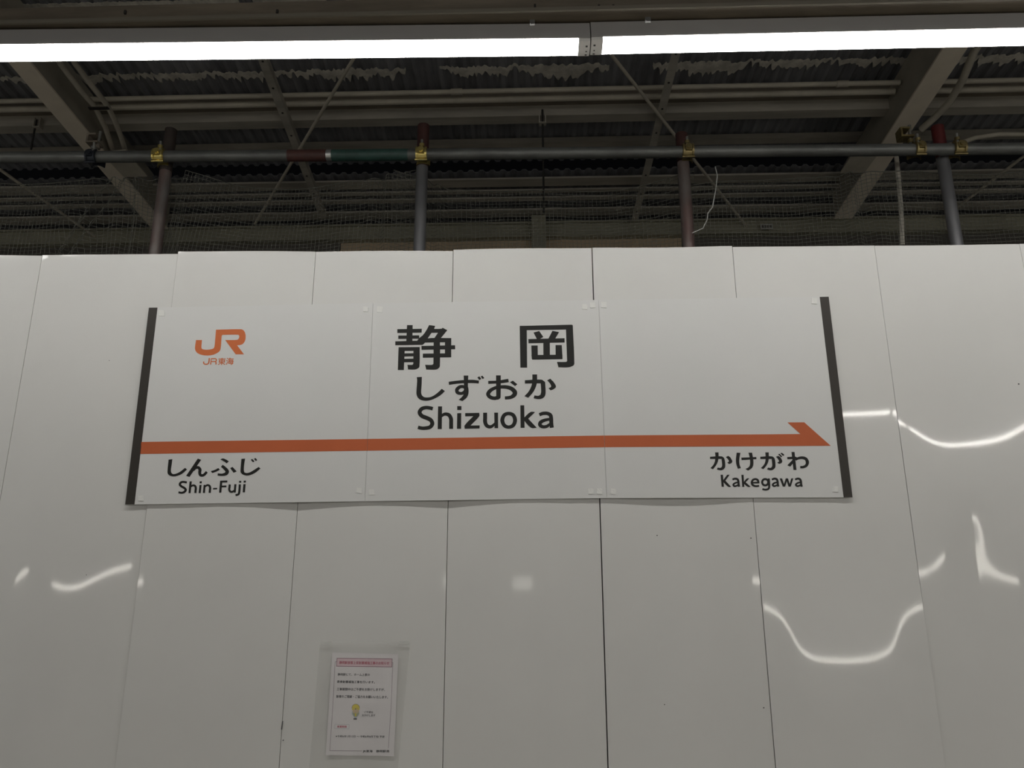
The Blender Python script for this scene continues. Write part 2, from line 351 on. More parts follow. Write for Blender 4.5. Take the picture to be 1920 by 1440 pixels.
def curve_poly(pts, step=5):   # smooth where the outline bends gently, sharp at its corners
    n = len(pts); P = [Vector(p) for p in pts]; out = []
    T = []
    for i in range(n):
        a, b = P[i]-P[i-1], P[(i+1) % n]-P[i]
        T.append(None if a.angle(b, 0) > .85 else (P[(i+1) % n]-P[i-1]).normalized())
    for i in range(n):
        p, q = P[i], P[(i+1) % n]; L = (q-p).length; d = (q-p)/max(L, 1e-6); ta = T[i] or d; tb = T[(i+1) % n] or d
        if T[i] is None and T[(i+1) % n] is None: out.append(p); continue
        ta, tb = ta*L, tb*L
        for k in range(step):
            t = k/step; out.append(p*(2*t**3-3*t*t+1)+ta*(t**3-2*t*t+t)+q*(-2*t**3+3*t*t)+tb*(t**3-t*t))
    return out
def stroke(pts, closed=False):
    Q = [(Vector(p[:2]), p[2]) for p in pts]; n = len(Q); S = []
    rng = range(n) if closed else range(n-1)
    for i in rng:
        p0 = Q[i-1] if (closed or i > 0) else Q[i]; p1 = Q[i]; p2 = Q[(i+1) % n]; p3 = Q[(i+2) % n] if (closed or i+2 < n) else p2
        for k in range(6):
            t = k/6; c = .5*((2*p1[0])+(p2[0]-p0[0])*t+(2*p0[0]-5*p1[0]+4*p2[0]-p3[0])*t*t+(3*p1[0]-p0[0]-3*p2[0]+p3[0])*t**3)
            S.append((c, p1[1]*(1-t)+p2[1]*t))
    if not closed: S.append(Q[-1])
    m = len(S); Lp, Rp = [], []
    for i in range(m):
        a = S[i-1][0] if (closed or i > 0) else S[i][0]; b = S[(i+1) % m][0] if (closed or i < m-1) else S[i][0]
        d = (b-a).normalized(); nn = Vector((-d.y, d.x))*S[i][1]/2; Lp.append(S[i][0]+nn); Rp.append(S[i][0]-nn)
    return Lp, Rp
def glyphs(name, ma, parent, ox, oy, sc, items, yf=YS, th=.0005):
    b = MB(); 
    for it, g in enumerate(items):
        y = yf-th-it*.000012; kind, pts = g[0], g[1]
        W = lambda p, yy: tuple(at(ox+p[0]/sc, oy+p[1]/sc, yy))
        if kind == 'P':
            c = curve_poly(pts); n = len(c); F_ = [W(p, y) for p in c]; B_ = [(a[0], yf-.00002, a[2]) for a in F_]
            b.add(F_+B_, [tuple(range(n))]+[(i, (i+1) % n, n+(i+1) % n, n+i) for i in range(n)])
        else:
            Lp, Rp = stroke(pts, kind == 'C'); n = len(Lp); F_ = [W(p, y) for p in Lp+Rp]; B_ = [(a[0], yf-.00002, a[2]) for a in F_]
            m = n if kind == 'C' else n-1; fs = []
            for i in range(m):
                j = (i+1) % n
                fs += [(i, j, n+j, n+i), (i, j, 2*n+j, 2*n+i), (n+i, n+j, 3*n+j, 3*n+i)]
            if kind != 'C': fs += [(0, n, 3*n, 2*n), (n-1, 2*n-1, 4*n-1, 3*n-1)]
            b.add(F_+B_, fs)
    return b.obj(name, ma, parent)
P = lambda *a: ('P', a)
S = lambda *a: ('S', a)
C = lambda *a: ('C', a)
glyphs('kanji_lettering', 'black', b2, 730, 600, 13.714, [
 P((455, 130), (600, 130), (592, 560), (435, 560)), P((205, 235), (835, 225), (830, 325), (205, 335)), P((232, 400), (765, 393), (770, 480), (232, 487)),
 P((152, 548), (790, 535), (860, 560), (835, 638), (152, 650)), P((238, 700), (400, 700), (395, 800), (372, 1285), (218, 1285)), P((250, 700), (782, 695), (782, 790), (250, 797)),
 P((620, 700), (782, 700), (775, 1190), (740, 1240), (670, 1270), (480, 1270), (465, 1152), (585, 1152), (612, 1130), (617, 1080)), P((380, 858), (640, 855), (640, 932), (380, 937)), P((380, 997), (640, 993), (640, 1083), (380, 1088)),
 P((1022, 130), (1178, 150), (1150, 228), (1085, 328), (985, 475), (900, 600), (835, 640), (700, 620), (720, 530), (770, 465), (870, 380), (960, 250)),
 P((1130, 228), (1345, 222), (1370, 200), (1490, 260), (1320, 468), (1290, 480), (1150, 475), (1250, 328), (1080, 330)), P((960, 475), (1590, 465), (1592, 570), (870, 580)),
 P((1430, 470), (1592, 468), (1590, 958), (1430, 958)), P((828, 665), (1690, 650), (1692, 750), (828, 765)), P((862, 865), (1590, 855), (1590, 958), (860, 970)),
 P((1140, 470), (1300, 470), (1300, 1180), (1270, 1235), (1200, 1272), (950, 1272), (918, 1152), (1100, 1152), (1128, 1130), (1132, 1090))])
glyphs('kanji_lettering', 'black', b2, 960, 600, 13.714, [
 P((200, 150), (380, 150), (388, 1225), (215, 1225)), P((200, 152), (1545, 120), (1562, 242), (200, 264)),
 P((1382, 130), (1562, 130), (1603, 1120), (1570, 1175), (1450, 1215), (1195, 1215), (1155, 1077), (1390, 1077), (1418, 1055)),
 P((552, 322), (700, 282), (805, 435), (715, 485), (640, 490)), P((1040, 278), (1212, 310), (1110, 480), (930, 490)), P((420, 490), (1352, 468), (1355, 578), (425, 598)),
 P((805, 500), (972, 500), (975, 1000), (808, 1000)), P((495, 655), (660, 655), (665, 1000), (508, 1000)), P((1118, 645), (1280, 645), (1300, 1000), (1122, 1000)), P((498, 900), (1298, 890), (1298, 1005), (520, 1020))])
glyphs('hiragana_lettering', 'black', b2, 770, 695, 13.714, [
 P((155, 168), (288, 160), (283, 350), (270, 560), (290, 630), (340, 675), (400, 688), (500, 680), (600, 635), (700, 560), (800, 465), (880, 525), (780, 620), (650, 700), (520, 755), (400, 775), (270, 755), (190, 700), (150, 610), (150, 500), (166, 250)),
 P((975, 285), (1180, 258), (1370, 240), (1600, 235), (1755, 255), (1750, 330), (1600, 320), (1370, 322), (1180, 338), (985, 364)),
 P((1362, 125), (1482, 125), (1473, 400), (1488, 470), (1490, 560), (1470, 640), (1430, 705), (1330, 782), (1235, 748), (1320, 672), (1370, 590), (1375, 500)),
 C((1400, 440, 80), (1330, 408, 80), (1250, 425, 85), (1190, 490, 95), (1205, 560, 90), (1280, 585, 76), (1350, 570, 80), (1410, 510, 90)),
 P((1715, 175), (1765, 145), (1815, 210), (1765, 240)), P((1800, 150), (1845, 128), (1893, 190), (1850, 215))])
glyphs('hiragana_lettering', 'black', b2, 905, 690, 12, [
 P((125, 290), (300, 285), (430, 268), (575, 243), (588, 318), (430, 342), (300, 350), (125, 358)), P((300, 165), (408, 165), (405, 640), (395, 680), (340, 715), (305, 690), (304, 500)),
 S((365, 640, 70), (330, 665, 85), (260, 680, 78), (170, 655, 82), (122, 590, 92), (160, 520, 85), (230, 470, 75), (330, 432, 72), (430, 425, 75), (540, 430, 80), (650, 465, 90), (722, 540, 104), (710, 605, 98), (640, 655, 80), (560, 670, 72), (500, 672, 68)),
 P((612, 320), (680, 285), (780, 365), (730, 408)),
 P((950, 275), (1320, 262), (1405, 315), (1418, 540), (1400, 630), (1340, 685), (1250, 700), (1145, 680), (1165, 615), (1250, 625), (1300, 600), (1315, 530), (1305, 345), (950, 350)),
 P((1118, 145), (1225, 145), (1222, 320), (1190, 440), (1130, 550), (1025, 670), (940, 632), (1030, 535), (1090, 420), (1115, 310)),
 P((1450, 278), (1520, 240), (1600, 320), (1645, 400), (1640, 440), (1590, 480), (1530, 503), (1480, 455), (1535, 430), (1540, 400), (1500, 330))])
glyphs('latin_lettering', 'black', b2, 770, 750, 6.857, [
 S((284, 112, 46), (240, 101, 45), (190, 98, 45), (140, 115, 48), (115, 160, 52), (145, 205, 52), (215, 234, 52), (262, 262, 52), (277, 308, 52), (245, 350, 48), (175, 363, 45), (130, 360, 44), (94, 350, 44)),
 P((352, 82), (404, 82), (400, 374), (347, 374)), S((385, 215, 30), (435, 182, 40), (490, 192, 48), (518, 240, 51), (520, 300, 51), (520, 371, 51)),
 P((598, 170), (650, 168), (648, 370), (595, 370)), P((598, 78), (652, 78), (652, 128), (598, 128)),
 P((700, 168), (882, 165), (882, 208), (770, 328), (888, 326), (886, 366), (695, 370), (695, 325), (805, 208), (700, 210)),
 S((957, 163, 51), (957, 230, 51), (957, 280, 51), (975, 325, 48), (1015, 345, 44), (1055, 330, 36), (1095, 285, 20)), P((1075, 162), (1123, 162), (1124, 362), (1078, 362)),
 C((1260, 173, 42), (1318, 195, 48), (1342, 260, 52), (1318, 325, 48), (1260, 348, 42), (1203, 325, 48), (1178, 260, 52), (1203, 195, 48)),
 P((1410, 68), (1460, 68), (1465, 357), (1413, 357)), P((1455, 230), (1540, 155), (1600, 155), (1512, 240), (1620, 356), (1552, 358), (1458, 262)),
 S((1655, 190, 42), (1700, 173, 44), (1755, 172, 44), (1797, 195, 48), (1806, 240, 50), (1808, 300, 50), (1815, 356, 50)), S((1808, 243, 30), (1730, 257, 40), (1675, 282, 46), (1662, 318, 48), (1695, 343, 42), (1750, 338, 40), (1808, 296, 30))])
glyphs('railway_logo', 'logo', b1, 355, 605, 16, [
 P((200, 520), (378, 520), (362, 700), (366, 762), (400, 795), (520, 812), (640, 800), (720, 772), (752, 720), (770, 560), (800, 210), (1540, 195), (1620, 225), (1670, 300), (1688, 420), (1670, 540), (1610, 630), (1530, 668), (1435, 680), (1640, 950), (1390, 950), (1075, 520), (1420, 515), (1475, 485), (1495, 430), (1492, 385), (1462, 362), (990, 365), (970, 400), (945, 720), (915, 840), (830, 910), (700, 965), (520, 985), (350, 960), (230, 900), (178, 820), (170, 740))])
glyphs('logo_lettering', 'logo', b1, 355, 605, 16, [
 S((600, 1062, 36), (585, 1180, 36), (555, 1235, 34), (490, 1246, 32), (435, 1225, 34), (430, 1165, 34)),
 P((650, 1065), (668, 1065), (655, 1255), (620, 1255)), S((650, 1080, 28), (780, 1080, 30), (812, 1115, 32), (795, 1155, 30), (740, 1165, 28), (655, 1165, 28)), S((780, 1160, 32), (800, 1200, 34), (795, 1255, 34))])
glyphs('hiragana_lettering', 'black', b1, 300, 850, 9.6, [
 P((155, 112), (222, 105), (208, 210), (195, 310), (205, 355), (240, 374), (300, 362), (370, 325), (450, 262), (485, 290), (400, 365), (320, 402), (240, 415), (175, 400), (140, 365), (135, 315)),
 P((680, 95), (740, 115), (530, 425), (470, 405)), S((600, 310, 30), (640, 262, 45), (690, 256, 50), (718, 292, 56), (714, 345, 52), (724, 385, 50), (760, 398, 46), (800, 380, 46), (842, 332, 42)),
 P((1085, 110), (1130, 92), (1190, 112), (1240, 145), (1200, 180), (1150, 145)), S((1112, 225, 48), (1165, 268, 56), (1208, 322, 64), (1188, 366, 58), (1120, 386, 42), (1038, 380, 40)),
 P((915, 320), (980, 300), (1050, 265), (1078, 295), (1010, 330), (940, 355)), P((1262, 265), (1305, 245), (1380, 325), (1325, 350)),
 P((1465, 100), (1532, 95), (1515, 200), (1508, 300), (1517, 342), (1560, 355), (1620, 340), (1690, 300), (1775, 245), (1808, 272), (1720, 345), (1640, 385), (1560, 400), (1490, 380), (1455, 345), (1450, 295)),
 P((1635, 115), (1660, 100), (1700, 145), (1672, 160)), P((1690, 98), (1722, 85), (1750, 122), (1722, 138))])
glyphs('latin_lettering', 'black', b1, 300, 850, 9.6, [
 S((482, 524, 38), (410, 513, 36), (370, 530, 38), (358, 565, 40), (390, 597, 40), (435, 622, 40), (462, 655, 42), (440, 692, 40), (390, 710, 36), (333, 700, 36)),
 P((534, 506), (572, 504), (550, 716), (512, 716)), S((545, 605, 24), (590, 577, 34), (630, 587, 38), (644, 625, 38), (640, 670, 38), (636, 714, 38)),
 P((710, 570), (747, 568), (732, 716), (695, 716)), P((715, 505), (752, 502), (748, 540), (712, 540)),
 P((785, 568), (820, 568), (808, 714), (772, 714)), S((805, 603, 24), (850, 573, 34), (888, 584, 38), (902, 620, 38), (898, 665, 38), (894, 712, 38)),
 P((955, 625), (1030, 622), (1027, 648), (952, 650)), P((1082, 492), (1122, 492), (1103, 708), (1063, 708)), P((1085, 492), (1212, 488), (1210, 522), (1085, 525)), P((1090, 580), (1195, 578), (1192, 610), (1085, 612)),
 S((1255, 560, 38), (1250, 610, 38), (1246, 650, 38), (1262, 685, 36), (1300, 692, 34), (1338, 665, 24)), P((1338, 556), (1376, 555), (1362, 706), (1326, 706)),
 S((1437, 558, 38), (1432, 640, 38), (1425, 705, 38), (1407, 740, 36), (1358, 752, 34)), P((1425, 495), (1462, 495), (1459, 528), (1422, 528)), P((1500, 555), (1540, 553), (1527, 702), (1488, 702)), P((1508, 493), (1546, 490), (1543, 525), (1505, 527))])
glyphs('hiragana_lettering', 'black', b3, 1320, 840, 9.143, [
 P((103, 150), (300, 143), (348, 180), (365, 310), (350, 350), (310, 378), (270, 380), (220, 368), (235, 335), (280, 340), (305, 320), (310, 280), (300, 188), (103, 188)), P((190, 75), (250, 75), (250, 170), (235, 240), (205, 300), (155, 365), (110, 345), (160, 290), (185, 235), (195, 160)),
 P((375, 155), (415, 135), (450, 160), (487, 225), (475, 255), (430, 275), (398, 250), (425, 235), (425, 215), (400, 180)),
 P((560, 80), (624, 82), (605, 200), (610, 280), (632, 345), (582, 357), (555, 280), (548, 190)), P((640, 165), (895, 155), (900, 190), (645, 208)), P((762, 80), (825, 80), (845, 200), (845, 290), (820, 345), (755, 388), (712, 358), (770, 325), (790, 275), (785, 170)),
 P((965, 150), (1160, 143), (1210, 180), (1225, 310), (1210, 350), (1170, 378), (1130, 380), (1082, 366), (1097, 335), (1140, 340), (1165, 320), (1170, 280), (1160, 188), (965, 188)), P((1052, 75), (1110, 75), (1110, 170), (1100, 240), (1070, 300), (1020, 362), (975, 345), (1025, 290), (1050, 235), (1057, 160)),
 P((1235, 150), (1272, 135), (1310, 160), (1342, 225), (1330, 255), (1290, 272), (1255, 250), (1285, 235), (1285, 215), (1262, 180)), P((1272, 108), (1295, 98), (1340, 145), (1322, 160)), P((1310, 90), (1335, 80), (1380, 120), (1355, 135)),
 P((1500, 68), (1552, 68), (1585, 375), (1535, 375)), P((1425, 155), (1540, 148), (1582, 150), (1565, 187), (1430, 192)), P((1560, 150), (1602, 162), (1545, 240), (1480, 318), (1430, 295), (1510, 210)),
 S((1572, 205, 30), (1615, 176, 42), (1690, 166, 46), (1750, 190, 50), (1773, 245, 54), (1755, 298, 48), (1705, 325, 42), (1650, 328, 38))])
glyphs('latin_lettering', 'black', b3, 1320, 840, 9.143, [
 P((285, 458), (324, 458), (342, 665), (302, 665)), P((320, 562), (397, 460), (440, 458), (367, 560), (465, 665), (418, 665), (328, 580)),
 S((488, 540, 32), (530, 526, 34), (572, 535, 36), (590, 572, 36), (594, 620, 36), (602, 663, 36)), S((590, 588, 26), (535, 600, 30), (503, 630, 32), (530, 655, 30), (590, 632, 26)),
 P((642, 460), (678, 460), (692, 665), (656, 665)), P((675, 592), (735, 522), (778, 520), (715, 588), (800, 665), (752, 665), (682, 610)),
 S((945, 648, 30), (885, 654, 32), (835, 632, 36), (820, 590, 38), (840, 547, 36), (885, 533, 34), (922, 552, 36), (935, 594, 32)), S((825, 596, 28), (950, 592, 28)),
 C((1048, 532, 34), (1088, 548, 36), (1102, 586, 36), (1088, 624, 36), (1050, 640, 34), (1012, 624, 36), (998, 586, 36), (1012, 548, 36)),
 P((1095, 522), (1128, 520), (1136, 640), (1102, 640)), S((1118, 630, 34), (1116, 680, 34), (1095, 706, 34), (1050, 714, 32), (1000, 703, 30)),
 S((1165, 540, 32), (1207, 525, 34), (1246, 535, 36), (1262, 572, 36), (1266, 620, 36), (1275, 661, 36)), S((1263, 588, 26), (1208, 600, 30), (1178, 630, 32), (1205, 653, 30), (1263, 632, 26)),
 P((1298, 521), (1338, 520), (1372, 618), (1402, 520), (1440, 520), (1470, 618), (1496, 520), (1530, 520), (1488, 662), (1450, 662), (1420, 570), (1390, 662), (1352, 662)),
 S((1563, 540, 32), (1605, 525, 34), (1645, 535, 36), (1662, 572, 36), (1666, 620, 36), (1676, 661, 36)), S((1662, 588, 26), (1606, 600, 30), (1576, 630, 32), (1603, 653, 30), (1662, 632, 26))])

# printed text fitted into a slanted box: corners TL, TR, BL in pixels
def text(name, body, ma, parent, TL, TR, BL, y, bold=.0):
    cu = bpy.data.curves.new('txt', 'FONT'); cu.body = body; cu.resolution_u = 3
    o = bpy.data.objects.new('txt', cu); COL.objects.link(o)
    dg = bpy.context.evaluated_depsgraph_get()
    me = bpy.data.meshes.new_from_object(o.evaluated_get(dg)); bpy.data.objects.remove(o); bpy.data.curves.remove(cu)
    vs = [(v.co.x, v.co.y) for v in me.vertices]; fs = [tuple(p.vertices) for p in me.polygons]; bpy.data.meshes.remove(me)
    x0, x1, y0, y1 = min(v[0] for v in vs), max(v[0] for v in vs), min(v[1] for v in vs), max(v[1] for v in vs)
    b = MB()
    for k, (dx, dy) in enumerate(((0, 0), (-bold, 0), (bold, 0), (0, bold*.7), (0, -bold*.7)) if bold else ((0, 0),)):
        out = []
        for (x, yy) in vs:
            a = (x+dx-x0)/(x1-x0); q = (y1-yy-dy)/(y1-y0)
            out.append(tuple(at(TL[0]+a*(TR[0]-TL[0])+q*(BL[0]-TL[0]), TL[1]+a*(TR[1]-TL[1])+q*(BL[1]-TL[1]), y-k*.00001)))
        b.add(out, fs)
    return b.obj(name, ma, parent, recalc=False)
text('logo_lettering', '東海', 'logo', b1, (409.6, 671.2), (438.6, 670.8), (408.4, 684.2), YS-.0004, .020)

# ================================================================== POSTER IN SLEEVE
YP = surf(at(680, 1320).x, 1.3)-.0035
def ppx(x, y): return (590+x/10.105, 1200+y/10.105)      # poster zoom coordinates, lower sheet adds 1111.6 (110 px)
po = quad(MB(), [(623, 1223.5), (747, 1226.5), (738.6, 1418), (610.8, 1416)], YP, YP+.0006).obj('notice_poster', 'paper', label='white paper notice about construction work taped low on the white panels', cat='poster')
yl = YP-.00025
def pline(pts, wd, ma='line', nm='border_line'):
    b = MB()
    for p, q in zip(pts, pts[1:]):
        a, c = at(*p, yl), at(*q, yl); d = (c-a).normalized()*wd*.5; n = Vector((-d.z, 0, d.x))
        b.add([a-d+n, c+d+n, c+d-n, a-d-n], [(0, 1, 2, 3)])
    return b.obj(nm, ma, po)
quad(MB(), [ppx(425, 350), ppx(1462, 360), ppx(1455, 505), ppx(418, 495)], yl+.0001, YP).obj('title_box', 'pink', po)
pline([ppx(425, 345), ppx(1468, 358), ppx(1460, 510), ppx(415, 496), ppx(425, 345)], .0016, mat('title_frame', (.30, .12, .17), .6))
L2 = lambda x, y: ppx(x, y+1111.6)
pline([ppx(415, 410), ppx(388, 412), ppx(340, 1310), L2(285, 985), L2(900, 990)], .0012)
pline([ppx(1468, 425), ppx(1482, 430), ppx(1445, 1310), L2(1395, 940)], .0012)
text('title_text', '静岡駅旅客上家耐震補強工事のお知らせ', 'red', po, ppx(470, 398), ppx(1412, 412), ppx(467, 455), yl-.00012, .02)
TX = [('静岡駅にて、ホーム上家の', (440, 628), (1045, 635), 48), ('鉄骨耐震補強工事を行います。', (428, 765), (1140, 775), 50), ('工事期間中はご不便をお掛けしますが、', (422, 905), (1330, 915), 52), ('皆様のご理解・ご協力をお願いいたします。', (412, 1042), (1390, 1056), 54)]
for s_, a, b_, h in TX:
    text('notice_text', s_, 'ink', po, ppx(*a), ppx(*b_), ppx(a[0]-3, a[1]+h), yl, .024)
text('notice_text', 'ご不便を', 'ink', po, L2(943, 235), L2(1108, 237), L2(940, 275), yl, .022)
text('notice_text', 'おかけします', 'ink', po, L2(902, 295), L2(1148, 298), L2(899, 335), yl, .022)
pline([L2(385, 485), L2(655, 490), L2(648, 572), L2(378, 566), L2(385, 485)], .0008, 'greyblue')
text('notice_text', '設置期間', 'red', po, L2(430, 508), L2(605, 512), L2(427, 548), yl, .024)
text('notice_text', '※令和6年1月12日 ～ 令和6年8月下旬 予定', 'ink', po, L2(400, 690), L2(1325, 700), L2(398, 732), yl, .022)
text('notice_text', 'JR東海　静岡駅長', 'ink', po, L2(915, 970), L2(1418, 972), L2(912, 1026), yl, .03)
def blob(cx, cy, rx, ry, ma, nm, dy=0, a0=0, a1=360):
    c = [(cx+rx*cos(math.radians(a0+(a1-a0)*i/20)), cy+ry*sin(math.radians(a0+(a1-a0)*i/20))) for i in range(20 if a1-a0 == 360 else 21)]
    pts = [L2(*p) for p in c]; P_ = [at(u, v, yl-dy) for u, v in pts]
    return MB().add(P_, [tuple(range(len(P_)))]).obj(nm, ma, po)
def ppoly(pts, ma, nm, dy): return MB().add([at(*L2(*p), yl-dy) for p in pts], [tuple(range(len(pts)))]).obj(nm, ma, po)
# small drawing of a bowing site worker
ppoly([(710, 240), (845, 240), (850, 290), (800, 350), (745, 350), (705, 290)], 'greyblue', 'drawn_uniform', .00002)
ppoly([(728, 250), (830, 250), (835, 290), (795, 338), (752, 338), (722, 290)], 'cloth', 'drawn_jacket', .00005)
blob(778, 235, 62, 48, 'skin', 'drawn_face', .00008)
blob(778, 178, 78, 80, 'line', 'drawn_helmet_outline', .0001, 180, 360)
blob(778, 178, 70, 72, 'yellow', 'drawn_helmet', .00013, 180, 360)
ppoly([(703, 182), (853, 182), (848, 215), (778, 200), (708, 215)], 'yellow', 'drawn_helmet_brim', .00015)
blob(775, 196, 10, 10, 'ink', 'drawn_helmet_badge', .00018)
ppoly([(765, 275), (785, 275), (790, 330), (775, 340), (760, 330)], 'yellow', 'drawn_tie', .0001)
ppoly([(750, 345), (795, 345), (790, 372), (748, 372)], 'greyblue', 'drawn_trousers', .00006)
ppoly([(738, 370), (798, 370), (798, 398), (735, 398)], 'ink', 'drawn_shoes', .0001)
# wrinkled clear sleeve
sc_ = [(600.5, 1203.5), (769, 1204), (744, 1462), (578, 1460)]
b = MB(); nx, nz = 26, 44; vs = []
for j in range(nz+1):
    for i in range(nx+1):
        u, v = i/nx, j/nz
        px = (sc_[0][0]*(1-u)+sc_[1][0]*u)*(1-v)+(sc_[3][0]*(1-u)+sc_[2][0]*u)*v; py = (sc_[0][1]*(1-u)+sc_[1][1]*u)*(1-v)+(sc_[3][1]*(1-u)+sc_[2][1]*u)*v
        yy = YP-.0018-.0012*abs(noise.noise(Vector((u*5, v*7, 2))))-.0006*noise.noise(Vector((u*14, v*18, 5)))
        if i in (0, nx) or j == 0: yy = YP+.002
        vs.append(tuple(at(px, py, yy)))
b.add(vs, [(j*(nx+1)+i, j*(nx+1)+i+1, (j+1)*(nx+1)+i+1, (j+1)*(nx+1)+i) for j in range(nz) for i in range(nx)], True)
sl = b.obj('plastic_sleeve', 'sleeve', label='wrinkled clear plastic sleeve holding the white paper notice', cat='sleeve', recalc=False)
for u, v in ((612, 1206), (758, 1205)):
    quad(MB(), [(u-9, v-3), (u+9, v-3.4), (u+9, v+3), (u-9, v+3.2)], YP-.0022, YP-.0018).obj('tape_piece', mat('sleeve_tape', (.75, .75, .72), .2, alpha=.5, bump=.5), sl)

# ================================================================== LAMPS
def lamp(A, B, label, group, ma, detail=True, wid=.067):
    """A, B: ends of the wall-side lower edge (A is the joint end)"""
    A, B = Vector(A), Vector(B); t = (B-A).normalized(); U = Vector((t.y, -t.x, 0)).normalized()
    if U.y > 0: U = -U
    W = Vector((0, 0, 1)); L = (B-A).length
    e = empty('strip_lamp', (A+B)/2, label, 'lamp', group)
    cap = .034
    arc = [(wid*i/10, .010-.010*4*(i/10)*(1-i/10)) for i in range(11)]
    MB().prism(arc+[(wid, .017), (0, .017)], A+t*cap, B-t*cap, U, W).obj('lens', ma, e)
    MB().prism([(-.002, .0165), (wid+.002, .0165), (wid-.006, .074), (.006, .074)], A, B, U, W).obj('housing', 'housing', e)
    for P0, P1, s in ((A, A+t*cap, 1), (B-t*cap, B, -1)):
        c = MB().prism([(a, z-.0022) for a, z in arc]+[(wid, .017), (0, .017)], P0, P1, U, W).obj('end_cap', 'cap', e)
        if detail:
            for k, r in ((.015, .003), (.033, .002), (.051, .003)):
                q = (P0+t*.010 if s == 1 else P1-t*.010)+U*k; z0 = .010-.010*4*(k/wid)*(1-k/wid)-.0022
                MB().box(q.x-r, q.x+r, q.y-r, q.y+r, q.z+z0-.0006, q.z+z0+.004).obj('screw_hole', 'hole', c)
    return e
ZL = 3.198
j0, j1 = atz(1103.8, 109.3, ZL), atz(0, 121, ZL); d = (j1-j0).normalized()
lamp(j0, j0+d*2.4, 'lit strip lamp to the left of the joint over the sign', 'strip lamps in line over the hoarding', 'lens')
k0, k1 = atz(1106.2, 107.6, ZL+.003), atz(1920, 91, ZL+.003); d2 = (k1-k0).normalized()
lamp(k0, k0+d2*2.4, 'lit strip lamp to the right of the joint, clip on its top edge', 'strip lamps in line over the hoarding', 'lens')
d3 = (j0+d*2.4); k3 = k0+d2*2.4
lamp(d3+d*.003, d3+d*2.403, 'strip lamp continuing the row past the left edge of the view', 'strip lamps in line over the hoarding', 'lens', False)
lamp(k3+d2*.003, k3+d2*2.403, 'strip lamp continuing the row past the right edge of the view', 'strip lamps in line over the hoarding', 'lens', False)
# channel the lamps hang from
yc = j0.y-.045
ch = empty('mounting_channel', (0, yc, ZL+.08), 'long dark steel channel directly above the strip lamps', 'channel')
zc = ZL+.084
MB().box(-3.1, 2.7, yc-.052, yc-.047, zc, zc+.060).box(-3.1, 2.7, yc-.047, yc+.047, zc, zc+.005).box(-3.1, 2.7, yc+.042, yc+.047, zc+.005, zc+.060).obj('channel_body', 'purlin_dark', ch)
MB().box(-3.1, 2.7, yc-.060, yc-.0525, zc, zc+.012).obj('channel_lip', mat('channel_lip', (.22, .2, .16), .6), ch)
for x in (-2.775, 2.31):
    MB().tube([(x, yc, zc+.005), (x, yc, 4.6+SL*yc)], .005, 8).obj('hanger_rod', 'blackrod', ch)
for u, v, ww in ((998, 43, 9), (1215, 38, 10)):
    p = at(u, v, yc-.064); s = ww*.0008*2
    MB().box(p.x-s/2, p.x+s/2, yc-.068, yc-.0605, p.z-.006, p.z+.008).box(p.x-s/2, p.x-s/2+.003, yc-.07, yc-.068, p.z-.006, p.z+.004).obj('lamp_clip', 'clip', ch)
for u, v in ((1003, 8), (1123, 9), (1150, 9), (235, 19), (520, 18)):
    p = at(u, v+8, yc-.053); MB().box(p.x-.003, p.x+.003, yc-.058, yc-.052, p.z, p.z+.012).obj('bolt', 'blackrod', ch)
# second row of lamps on the platform behind the camera
for i, (xa, xb) in enumerate(((-1.55, .85), (.88, 3.28), (3.31, 5.71), (-5.6, -8.0), (-8.03, -10.4))):
    nm = ['with its end nearest the track gap', 'in the middle of its run', 'at the far end of its run', 'starting the shorter run', 'ending the shorter run'][i]
    lamp((xa, -4.35, 3.23), (xb, -4.35, 3.23), 'lit strip lamp behind the viewer over the platform, '+nm, 'platform lamps behind the viewer', 'lens2', False)
# lamps over the opposite platform (their mirror images streak the enamel)
def far(xa, xb, z, h, label, ma='lens3'):
    e = empty('platform_light', ((xa+xb)/2, -38, z), label, 'lamp', 'lights over the opposite platform')
    MB().box(xa, xb, -38, -37.93, z-h/2, z+h/2).obj('light_panel', ma, e); MB().box(xa, xb, -38.12, -38.001, z-h/2-.03, z+h/2+.05).obj('housing', 'housing', e)
far(8.6, 18.4, 3.2, .15, 'long light of the opposite platform, first of the longer run')
far(18.6, 22.6, 3.2, .15, 'long light of the opposite platform, second of the longer run')
far(-25.0, -19.9, 3.2, .15, 'long light of the opposite platform at the far side')

far(-1.9, .1, 3.2, .62, 'dim lit panel of the opposite platform', emat('dim_panel', (1, .97, .9), 3.5))

# ================================================================== SCAFFOLD
R0 = .0243; YH = .27
def zrow(u, v, Y): return at(u, v, Y)
pL, pJ, pR = at(-120, 296, YH), at(612, 291.5, YH), at(2050, 277.5, YH)
hz1 = empty('scaffold_pipe', pL, 'horizontal scaffold pipe ending in a red painted band', 'pipe')
e1 = pJ+(pL-pJ)*(.16/(pL-pJ).length)
MB().tube([pL, e1+(pL-e1).normalized()*.0], R0, 20).obj('pipe_body', 'galv', hz1)
MB().tube([e1, pJ], R0*1.01, 20).obj('painted_band', 'rust', hz1, label='dark red painted end band')
hz2 = empty('scaffold_pipe', pJ, 'horizontal scaffold pipe with silver collar and green painted end', 'pipe')
dr = (pR-pJ).normalized()
MB().tube([pJ+dr*.002, pJ+dr*.024], R0*1.03, 20).obj('collar', 'silver', hz2, label='short silver collar')
MB().tube([pJ+dr*.024, pJ+dr*.34], R0*1.005, 20).obj('painted_band', 'green', hz2, label='green painted band')
MB().tube([pJ+dr*.34, pR], R0, 20).obj('pipe_body', 'galv', hz2)
YV = YH+.0505
